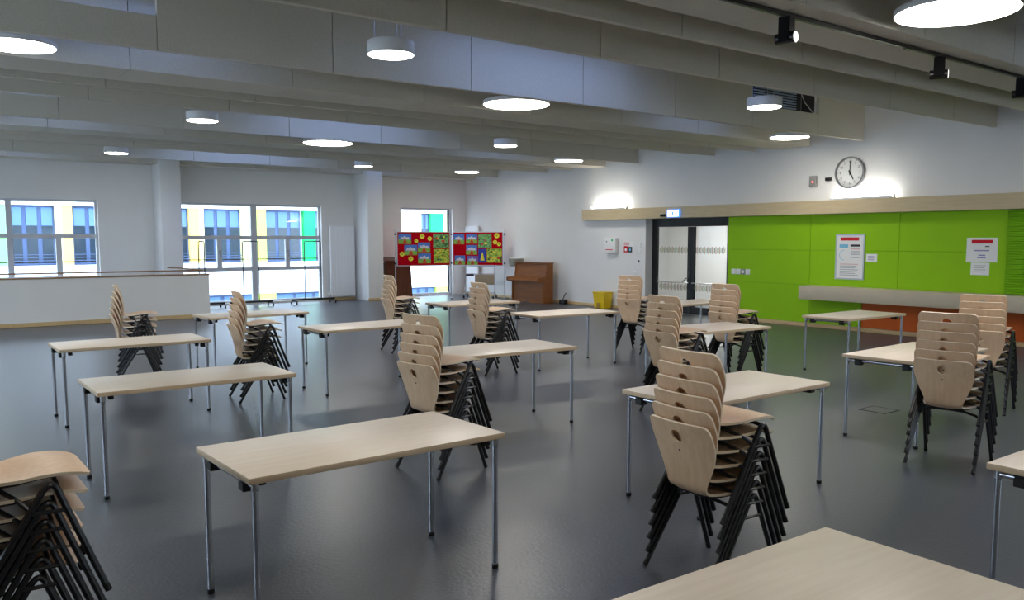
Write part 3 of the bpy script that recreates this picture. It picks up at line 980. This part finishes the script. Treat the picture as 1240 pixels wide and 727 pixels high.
def on_board(b, x, z):      # world point on the front face
    a = b.rotation_euler.z
    n = Vector((math.sin(a), -math.cos(a), 0))
    return Vector(b.location) + Vector((math.cos(a), math.sin(a), 0)) * x + n * .0135 + Vector((0, 0, z)), a


def painting(b, x0, x1, z0, z1, kind, label):
    loc, a = on_board(b, (x0 + x1) / 2, (z0 + z1) / 2)
    w, h = (x1 - x0) / 2, (z1 - z0) / 2
    if kind in ('jungle', 'meadow'):
        t = thing('child_painting', label, 'painting', loc, a, 'green paintings on the pinboards')
        MB().box(-w, w, -.002, .001, -h, h).build('paper_sheet', 'paint_jungle' if kind == 'jungle' else 'paint_meadow', t, smooth=False)
        for i in range(5):
            t0 = random.uniform(-.5, .5); s = random.uniform(.12, .25) * w
            cx, cz = random.uniform(-.6, .6) * w, random.uniform(-.6, .6) * h
            poly = [(cx + s * math.cos(q * 1.047 + t0), cz + s * .8 * math.sin(q * 1.047 + t0)) for q in range(6)]
            MB().prism(poly, -.0028, -.0021).build('paint_blot', random.choice(['paint_red', 'paint_olive', 'paint_yellow', 'paint_grass']), t, smooth=False)
        return
    t = thing('child_painting', label, 'painting', loc, a, 'mountain paintings on the pinboards')
    sky = {'mountain': 'paint_sky', 'violet': 'paint_violet', 'night': 'paint_night'}[kind]
    MB().box(-w, w, -.002, .001, -h, h).build('paper_sheet', sky, t, smooth=False)
    if kind == 'night':
        MB().prism([(-w * .5, -h * .7), (w * .5, -h * .7), (w * .1, h * .5), (-w * .1, h * .5)], -.0028, -.0021).build('painted_tower', 'paint_yellow', t, smooth=False)
        return
    MB().prism([(-w, -h), (w, -h), (w, -h * .25), (w * .3, -h * .05), (-w * .5, -h * .2), (-w, -h * .1)], -.0026, -.0021).build('painted_meadow', 'paint_grass', t, smooth=False)
    MB().prism([(-w * .75, -h * .1), (w * .8, -h * .1), (w * .6, h * .35), (w * .25, h * .25), (0, h * .62), (-w * .3, h * .3), (-w * .6, h * .4)], -.0031, -.0027).build('painted_mountain', 'paint_snow', t, smooth=False)
    MB().prism([(-w * .35, -h * .95), (w * .4, -h * .95), (w * .12, -h * .1), (-w * .12, -h * .1)], -.0036, -.0032).build('painted_figure', 'paint_red', t, smooth=False)


def fx(f, Lb): return .06 + f * (Lb - .12)


def fz(f): return .995 + (1 - f) * .96


# fractions of the board (x from left, y from top), read from the photograph
for (a, b, c, d, k, s) in ((.02, .26, .04, .35, 'mountain', 'mountain painting in the upper left corner of the left pinboard'),
                           (.13, .37, .38, .69, 'mountain', 'mountain painting below the corner one on the left pinboard'),
                           (.385, .62, .31, .60, 'mountain', 'mountain painting in the middle of the left pinboard'),
                           (.39, .63, .64, .94, 'mountain', 'mountain painting at the bottom middle of the left pinboard'),
                           (.68, .985, .05, .47, 'jungle', 'large dark green painting at the upper right of the left pinboard'),
                           (.69, .985, .51, .94, 'meadow', 'large yellow green painting at the lower right of the left pinboard')):
    painting(b1, fx(a, LB1), fx(b, LB1), fz(d), fz(c), k, s)
for (a, b, c, d, k, s) in ((.01, .225, .05, .36, 'mountain', 'mountain painting at the upper left of the right pinboard'),
                           (.265, .49, .05, .34, 'mountain', 'mountain painting at the top, second from left on the right pinboard'),
                           (.265, .485, .39, .68, 'mountain', 'mountain painting in the middle of the right pinboard'),
                           (.03, .24, .71, .99, 'mountain', 'mountain painting at the lower left of the right pinboard'),
                           (.28, .50, .72, .99, 'violet', 'violet mountain painting at the bottom of the right pinboard'),
                           (.51, .78, .05, .47, 'jungle', 'large green painting at the top of the right pinboard'),
                           (.51, .675, .51, .92, 'night', 'narrow dark blue painting with a yellow tower on the right pinboard'),
                           (.685, .985, .50, .92, 'meadow', 'large green painting at the lower right of the right pinboard')):
    painting(b2, fx(a, LB2), fx(b, LB2), fz(d), fz(c), k, s)


def disc(b, Lb, f, g, r, label):
    loc, a = on_board(b, fx(f, Lb), fz(g))
    t = thing('paper_disc', label, 'paper disc', loc, a, 'yellow paper discs on the pinboards')
    m = MB(); n = 20
    poly = [(r * (1 + .05 * math.cos(5 * q)) * math.cos(2 * math.pi * q / n), r * math.sin(2 * math.pi * q / n)) for q in range(n)]
    m.prism(poly, -.002, .001); m.build('paper_sheet', 'paint_yellow', t, smooth=False)
    MB().prism([(r * .35 * math.cos(2 * math.pi * q / 8), r * .3 * math.sin(2 * math.pi * q / 8)) for q in range(8)], -.003, -.0021).build('painted_mark', 'paint_olive', t, smooth=False)


for f, g, r, s in ((.47, .12, .07, 'yellow paper disc at the top middle of the left pinboard'), (.615, .19, .065, 'yellow paper disc left of the large dark green painting'),
                   (.355, .26, .055, 'yellow paper crescent right of the corner mountain painting'), (.085, .66, .07, 'yellow paper disc at the left edge of the left pinboard'),
                   (.25, .80, .07, 'yellow paper disc at the lower left of the left pinboard')):
    disc(b1, LB1, f, g, r, s)
for f, g, r, s in ((.885, .10, .075, 'yellow paper disc at the upper right corner of the right pinboard'), (.85, .30, .065, 'yellow paper disc right of the green painting on the right pinboard'),
                   (.93, .36, .06, 'lower right yellow paper disc on the right pinboard')):
    disc(b2, LB2, f, g, r, s)

# dark lectern behind the left board
lc = thing('wooden_lectern', 'dark brown wooden lectern behind the left pinboard', 'lectern', (12.07, 21.93, 0), math.radians(-8))
MB().prism([(-.44, .03), (.44, .03), (.38, 1.08), (-.38, 1.12)], -.20, -.175).build('front_panel', 'dark_wood', lc, smooth=False)
for s in (-1, 1):
    MB().prism([(s * .40 - .012, .03), (s * .40 + .012, .03), (s * .36 + .012, 1.08), (s * .36 - .012, 1.08)], -.174, .20).build('side_panel', 'dark_wood', lc, smooth=False)
MB().rbox(-.36, .36, -.16, .19, .50, .52, .003, 1).build('shelf', 'dark_wood', lc)
m = MB(); m.add([(-.44, -.24, 1.10), (.42, -.24, 1.10), (.42, .24, 1.20), (-.44, .24, 1.20), (-.44, -.24, 1.125), (.42, -.24, 1.125), (.42, .24, 1.225), (-.44, .24, 1.225)],
               [(0, 3, 2, 1), (4, 5, 6, 7), (0, 1, 5, 4), (1, 2, 6, 5), (2, 3, 7, 6), (3, 0, 4, 7)]); m.build('slanted_top', 'dark_wood', lc, smooth=False)
MB().rbox(-.46, .46, -.22, .22, 0, .03, .004, 1).build('plinth', 'dark_wood', lc)

# metal trolley behind the right board
tl = thing('metal_trolley', 'grey metal trolley with beige panel behind the right pinboard', 'trolley', (14.13, 20.52, 0), math.radians(-49.4))
for s in (-1, 1):
    MB().tube([(s * .45, 0, .10), (s * .45, 0, .98)], .016, 8).build('upright', 'aluminium', tl)
    MB().tube([(s * .45, -.20, .09), (s * .45, 0, .16), (s * .45, .20, .09)], .014, 8).build('foot_brace', 'aluminium', tl)
    for q in (-1, 1):
        MB().cyl((s * .45 - .012, q * .20, .04), (s * .45 + .012, q * .20, .04), .04, n=14).build('castor', 'black_plastic', tl)
for z in (.16, .72, .96):
    MB().tube([(-.45, 0, z), (.45, 0, z)], .012, 8).build('rail', 'aluminium', tl)
MB().rbox(-.16, .43, -.012, .012, .40, .70, .003, 1).build('back_panel', 'beige_wood', tl)
MB().rbox(-.42, -.20, -.06, .06, .66, .71, .004, 1).build('tray', 'black_plastic', tl)

# piano
pn = thing('upright_piano', 'brown upright piano against the right wall beyond the bin', 'piano', (14.20, 17.62, 0))
MB().prism([(.10, .62), (.34, .62), (.34, 1.08), (.16, 1.08)], .03, 1.38).build('upper_panel', 'piano_wood', pn, smooth=False)
MB().rbox(.03, .33, .03, 1.38, .06, .60, .004, 1).build('lower_panel', 'piano_wood', pn)
for y0, y1 in ((0, .03), (1.38, 1.41)):
    MB().prism([(0, 0), (.36, 0), (.36, 1.09), (.14, 1.09), (.09, .70), (-.19, .69), (-.19, .60), (0, .55)], y0, y1).build('side_panel', 'piano_wood', pn, smooth=False)
MB().rbox(.11, .38, -.02, 1.43, 1.09, 1.115, .005, 2).build('top_lid', 'piano_wood', pn)
MB().rbox(-.19, .10, .035, 1.375, .60, .635, .005, 2).build('keybed', 'piano_wood', pn)
MB().prism([(-.18, .64), (.10, .64), (.10, .72), (-.14, .70)], .035, 1.375).build('fallboard', 'piano_wood', pn, smooth=False)
MB().rbox(0, .34, 0.031, 1.379, 0.0, .06, .004, 1).build('plinth', 'piano_wood', pn)
for y in (.60, .70, .80):
    MB().rbox(-.06, .05, y - .02, y + .02, .03, .05, .004, 1).build('pedal', 'steel', pn)
# djembe-like drum behind the piano
dr = thing('hand_drum', 'grey round drum on a thin stand behind the piano', 'drum', (14.55, 19.29, 0))
MB().lathe([(.19, .98), (.205, 1.02), (.205, 1.07)], n=28).build('shell', 'drum_grey', dr)
MB().cyl((0, 0, .30), (0, 0, .985), .014, n=10).build('stand_pole', 'aluminium', dr)
for k in range(3):
    q = 2 * math.pi * k / 3
    MB().tube([(0, 0, .42), (.10 * math.cos(q), .10 * math.sin(q), .28), (.18 * math.cos(q), .18 * math.sin(q), .011)], .011, 8).build('stand_leg', 'aluminium', dr)
MB().lathe([(.212, 1.06), (.215, 1.10), (.212, 1.19), (.19, 1.205)], n=28).build('rim', 'drum_grey', dr)
MB().lathe([(.188, 1.206), (.18, 1.215)], n=28).build('skin', 'paper', dr)
# black foot switch / bag on the floor beside the piano
tb = thing('cable_box', 'small black cable box on the floor right of the piano', 'box', (14.62, 17.25, 0))
MB().rbox(-.07, .07, -.10, .10, 0, .12, .01, 2).build('case', 'black_plastic', tb)
MB().tube([(0, .02, .12), (.02, .0, .20), (.04, -.02, .26), (.08, -.02, .30)], .012, 8).build('cable', 'black_plastic', tb)

# yellow bin
yb = thing('waste_bin', 'yellow plastic waste bin with lid at the white wall', 'bin', (14.55, 15.62, 0), math.radians(0))
m = MB()
v0 = [(-.12, -.17, 0), (.12, -.17, 0), (.12, .17, 0), (-.12, .17, 0), (-.15, -.20, .38), (.15, -.20, .38), (.15, .20, .38), (-.15, .20, .38)]
m.add(v0, [(0, 3, 2, 1), (4, 5, 6, 7), (0, 1, 5, 4), (1, 2, 6, 5), (2, 3, 7, 6), (3, 0, 4, 7)]); m.build('tub', 'yellow_plastic', yb, smooth=False)
MB().rbox(-.165, .165, -.215, .215, .381, .42, .01, 2).build('lid', 'yellow_plastic', yb)
MB().rbox(-.158, -.125, -.06, .06, .02, .14, .004, 1).build('pedal_recess', 'yellow_dark', yb)
MB().rbox(-.20, -.159, -.05, .05, .02, .04, .004, 1).build('pedal', 'yellow_dark', yb)

# ------------------------------------------------------------------ things on the right wall
def wt(name, label, cat, y, z, x=14.799, group=None): return thing(name, label, cat, (x, y, z), math.radians(-90), group)
# in these local frames: x runs to the viewer's right along the wall (towards the camera), -y points into the room

# clock
ck = wt('wall_clock', 'round white wall clock with grey rim showing five', 'clock', 9.01, 3.02)
def lathe_wall(prof, name, mat, par, n=40):
    m = MB(); m.lathe(prof, n=n)
    m.v = [(x, -z, y) for (x, y, z) in m.v]
    return m.build(name, mat, par)
lathe_wall([(.30, 0), (.305, .05), (.30, .07), (.275, .07), (.275, .03)], 'rim', 'clock_rim', ck)
lathe_wall([(.274, .002), (.274, .032)], 'dial', 'clock_face', ck)
lathe_wall([(.273, .055), (.273, .058)], 'glass_cover', 'clock_glass', ck)
def hand(name, ang, l, w, y):
    d = (math.sin(ang), math.cos(ang)); s = (d[1], -d[0])
    poly = [(-d[0] * .05 + s[0] * w, -d[1] * .05 + s[1] * w), (d[0] * l + s[0] * w * .7, d[1] * l + s[1] * w * .7), (d[0] * l - s[0] * w * .7, d[1] * l - s[1] * w * .7), (-d[0] * .05 - s[0] * w, -d[1] * .05 - s[1] * w)]
    MB().prism(poly, y, y + .003).build(name, 'black_plastic', ck, smooth=False)
hand('minute_hand', math.radians(1), .225, .010, -.045)
hand('hour_hand', math.radians(150), .15, .013, -.040)
lathe_wall([(.018, .032), (.018, .050)], 'hub', 'black_plastic', ck, 16)
for i in range(1, 13):
    a = 2 * math.pi * i / 12
    cu = bpy.data.curves.new('numeral', 'FONT'); cu.body = str(i); cu.size = .062; cu.align_x = 'CENTER'; cu.align_y = 'CENTER'; cu.extrude = .0008
    o = bpy.data.objects.new('tmp_text', cu); COL.objects.link(o)
    me = bpy.data.meshes.new_from_object(o.evaluated_get(bpy.context.evaluated_depsgraph_get()))
    bpy.data.objects.remove(o)
    me.name = 'numeral'; me.materials.clear(); me.materials.append(MATS['print_dark'])
    nb = link('numeral', me, ck, (.205 * math.sin(a), -.034, .205 * math.cos(a))); nb.rotation_euler = (math.radians(90), 0, 0)
for i in range(60):
    if i % 5: continue
    a = 2 * math.pi * i / 60; d = (math.sin(a), math.cos(a)); s = (d[1], -d[0]); w = .004
    poly = [(d[0] * r + s[0] * k * w, d[1] * r + s[1] * k * w) for r, k in ((.245, 1), (.265, 1), (.265, -1), (.245, -1))]
    MB().prism(poly, -.0335, -.0322).build('hour_mark', 'print_dark', ck, smooth=False)

# fire detector box with red light, motion sensor
fbx = wt('alarm_box', 'small grey alarm box with a red light left of the clock', 'alarm', 9.80, 2.905)
MB().rbox(-.075, .075, -.06, 0, -.10, .10, .008, 2).build('case', 'grey_plastic', fbx)
MB().cyl((.01, -.061, -.02), (.01, -.066, -.02), .018, n=14).build('indicator', 'led_red', fbx)
sn = wt('motion_sensor', 'small black sensor between alarm box and clock', 'sensor', 9.47, 2.92)
MB().rbox(-.06, .06, -.05, 0, -.025, .035, .006, 2).build('case', 'black_plastic', sn)
MB().rbox(-.035, .035, -.075, -.051, -.035, .0, .004, 1).build('eye', 'black_plastic', sn)

# exit sign + camera on the band
ex = wt('exit_sign', 'small lit white and blue emergency exit sign on the wood band', 'sign', 13.26, 2.345, 14.575)
MB().rbox(-.19, .19, -.05, 0, -.085, .095, .006, 2).build('housing', 'exit_blue', ex)
MB().box(-.165, .165, -.054, -.0505, -.065, .075).build('light_panel', 'exit_glow', ex, smooth=False)
MB().prism([(-.02, -.05), (.02, -.05), (.02, .0), (.05, .0), (.0, .05), (-.05, .0), (-.02, .0)], -.057, -.0545).build('pictogram', 'exit_blue', ex, smooth=False)
dc = wt('door_sensor', 'small black door sensor left of the exit sign', 'sensor', 13.60, 2.31, 14.575)
MB().rbox(-.07, .07, -.05, 0, -.03, .03, .01, 2).build('case', 'black_plastic', dc)
MB().cyl((.03, -.05, -.005), (.04, -.075, -.015), .022, n=14).build('lens', 'black_plastic', dc)

# dispenser / defibrillator box, small poster, switches
ae = wt('wall_dispenser', 'white wall box with green mark left of the door', 'box', 15.50, 1.60)
MB().rbox(-.20, .20, -.13, 0, -.19, .19, .012, 2).build('case', 'white_plastic', ae)
MB().cyl((.08, -.131, .13), (.08, -.134, .13), .03, n=16).build('green_mark', 'facade_green', ae)
MB().box(-.15, .10, -.133, -.131, -.12, -.10).build('print_line', 'print_red', ae, smooth=False)
MB().box(-.14, -.10, -.133, -.131, .08, .11).build('indicator', 'print_dark', ae, smooth=False)
ps = wt('safety_poster', 'small red and blue safety notice left of the door', 'notice', 14.98, 1.555)
MB().box(-.16, .16, -.006, 0, -.14, .14).build('paper_sheet', 'paper', ps, smooth=False)
MB().box(-.14, .05, -.0075, -.0062, .05, .125).build('red_header', 'print_pink', ps, smooth=False)
MB().box(-.14, .0, -.0075, -.0062, -.13, .03).build('red_field', 'print_red', ps, smooth=False)
MB().box(.01, .15, -.0075, -.0062, -.13, .01).build('dark_field', 'print_dark', ps, smooth=False)
MB().cyl((-.07, -.0076, -.06), (-.07, -.009, -.06), .04, n=16).build('white_symbol', 'paper', ps)
MB().cyl((.08, -.0076, -.06), (.08, -.009, -.06), .035, n=16).build('pale_symbol', 'print_blue', ps)
for i, (y, z, w, h, s) in enumerate(((14.56, 1.60, .045, .06, 'upper white switch left of the door'), (14.56, 1.475, .045, .06, 'lower white switch left of the door'), (14.72, .93, .045, .045, 'white wall socket behind the chair stack by the bin'))):
    sw = wt('wall_switch', s, 'switch', y, z, group='switches by the door')
    MB().rbox(-w, w, -.012, 0, -h, h, .004, 2).build('plate', 'white_plastic', sw)
    MB().rbox(-w * .7, w * .7, -.018, -.0121, -h * .7, h * .7, .003, 1).build('rocker', 'white_plastic', sw)
ks = wt('key_switch', 'small dark round key switch left of the door', 'switch', 14.59, 1.22)
MB().rbox(-.035, .035, -.01, 0, -.035, .035, .004, 1).build('plate', 'white_plastic', ks)
MB().cyl((0, -.011, 0), (0, -.02, 0), .024, n=16).build('lock', 'black_plastic', ks)

# sockets on the green wall
sk = wt('socket_strip', 'row of white sockets on the green wall beside the door', 'socket', 11.50, 1.055, 14.7745)
for i in range(4):
    x = -.19 + i * .125
    pl = MB().rbox(x - .055, x + .055, -.012, 0, -.06, .06, .004, 2).build('plate', 'grey_plastic' if i == 2 else 'white_plastic', sk)
    MB().cyl((x, -.0125, 0), (x, -.016, 0), .035, n=16).build('socket_face', 'white_plastic', pl)

# posters on the green wall
pf = wt('framed_poster', 'framed white information poster with red header on the green wall', 'poster', 8.95, 1.42, 14.7745)
MB().box(-.275, .275, -.012, 0, -.41, .41).build('paper_sheet', 'paper', pf, smooth=False)
fr = MB(); fr.box(-.30, -.275, -.02, 0, -.435, .435); fr.box(.275, .30, -.02, 0, -.435, .435); fr.box(-.275, .275, -.02, 0, .41, .435); fr.box(-.275, .275, -.02, 0, -.435, -.41)
fr.build('poster_frame', 'aluminium', pf, smooth=False)
def pr(t, name, a, b, c, d, mat, y=-.0125): MB().box(a, b, y - .0012, y - .0002, c, d).build(name, mat, t, smooth=False)
pr(pf, 'red_banner', -.20, .18, .31, .37, 'print_red')
pr(pf, 'print_block', -.22, -.04, .17, .24, 'print_blue'); pr(pf, 'print_block', .01, .21, .195, .235, 'print_dark')
for i, z in enumerate((.14, .09, .04, -.02)): pr(pf, 'print_line', .02, .20, z, z + .018, 'print_pink' if i == 0 else 'print_grey')
m = MB()
for k in range(10):
    a0 = math.radians(90 + 18 * k); a1 = math.radians(90 + 18 * (k + 1))
    m.prism([(-.12 + r * math.cos(a), .03 + r * math.sin(a)) for r, a in ((.09, a0), (.10, a0), (.10, a1), (.09, a1))], -.0137, -.0127)
m.build('print_arc', 'print_blue', pf, smooth=False)
for i in range(7): pr(pf, 'print_line', -.20, .18 - .03 * (i % 3), -.15 - .035 * i, -.135 - .035 * i, 'print_pink' if i == 0 else 'print_grey')
pp = wt('paper_note', 'small white paper note right of the framed poster', 'note', 8.51, 1.405, 14.7745)
MB().box(-.11, .11, -.003, 0, -.075, .075).build('paper_sheet', 'paper', pp, smooth=False)
for i in range(3): pr(pp, 'print_line', -.07, .05, .02 - .03 * i, .032 - .03 * i, 'print_violet', -.0032)
p2 = wt('notice_sheet', 'white notice with red banner at the right end of the green wall', 'notice', 6.545, 1.575, 14.7745)
MB().box(-.25, .25, -.003, 0, -.205, .205).build('paper_sheet', 'paper', p2, smooth=False)
pr(p2, 'red_banner', -.17, .17, .11, .17, 'print_red', -.0032)
for i, (a, b, z) in enumerate(((.05, .12, .05), (-.13, .12, -.02), (-.05, .06, -.10), (-.07, .07, -.14))): pr(p2, 'print_line', a, b, z, z + .018, 'print_violet' if i else 'print_dark', -.0032)
p3 = wt('notice_sheet', 'small pale sheet below the red banner notice', 'notice', 6.56, 1.255, 14.7745)
MB().box(-.15, .15, -.003, 0, -.105, .105).build('paper_sheet', 'paper', p3, smooth=False)
for i in range(4): pr(p3, 'print_line', -.10, .09 - .02 * (i % 2), .05 - .035 * i, .06 - .035 * i, 'print_grey', -.0032)

# floor outlet hatch
fh = thing('floor_hatch', 'flat floor outlet cover set in the floor near the right tables', 'floor hatch', (8.10, 4.52, 0), math.radians(0))
MB().box(-.13, .13, -.13, .13, .0005, .003).build('cover', 'lino', fh, smooth=False)
m = MB(); m.box(-.145, -.131, -.145, .145, .0003, .004); m.box(.131, .145, -.145, .145, .0003, .004); m.box(-.13, .13, -.145, -.131, .0003, .004); m.box(-.13, .13, .131, .145, .0003, .004)
m.build('rim', 'duct_dark', fh, smooth=False)
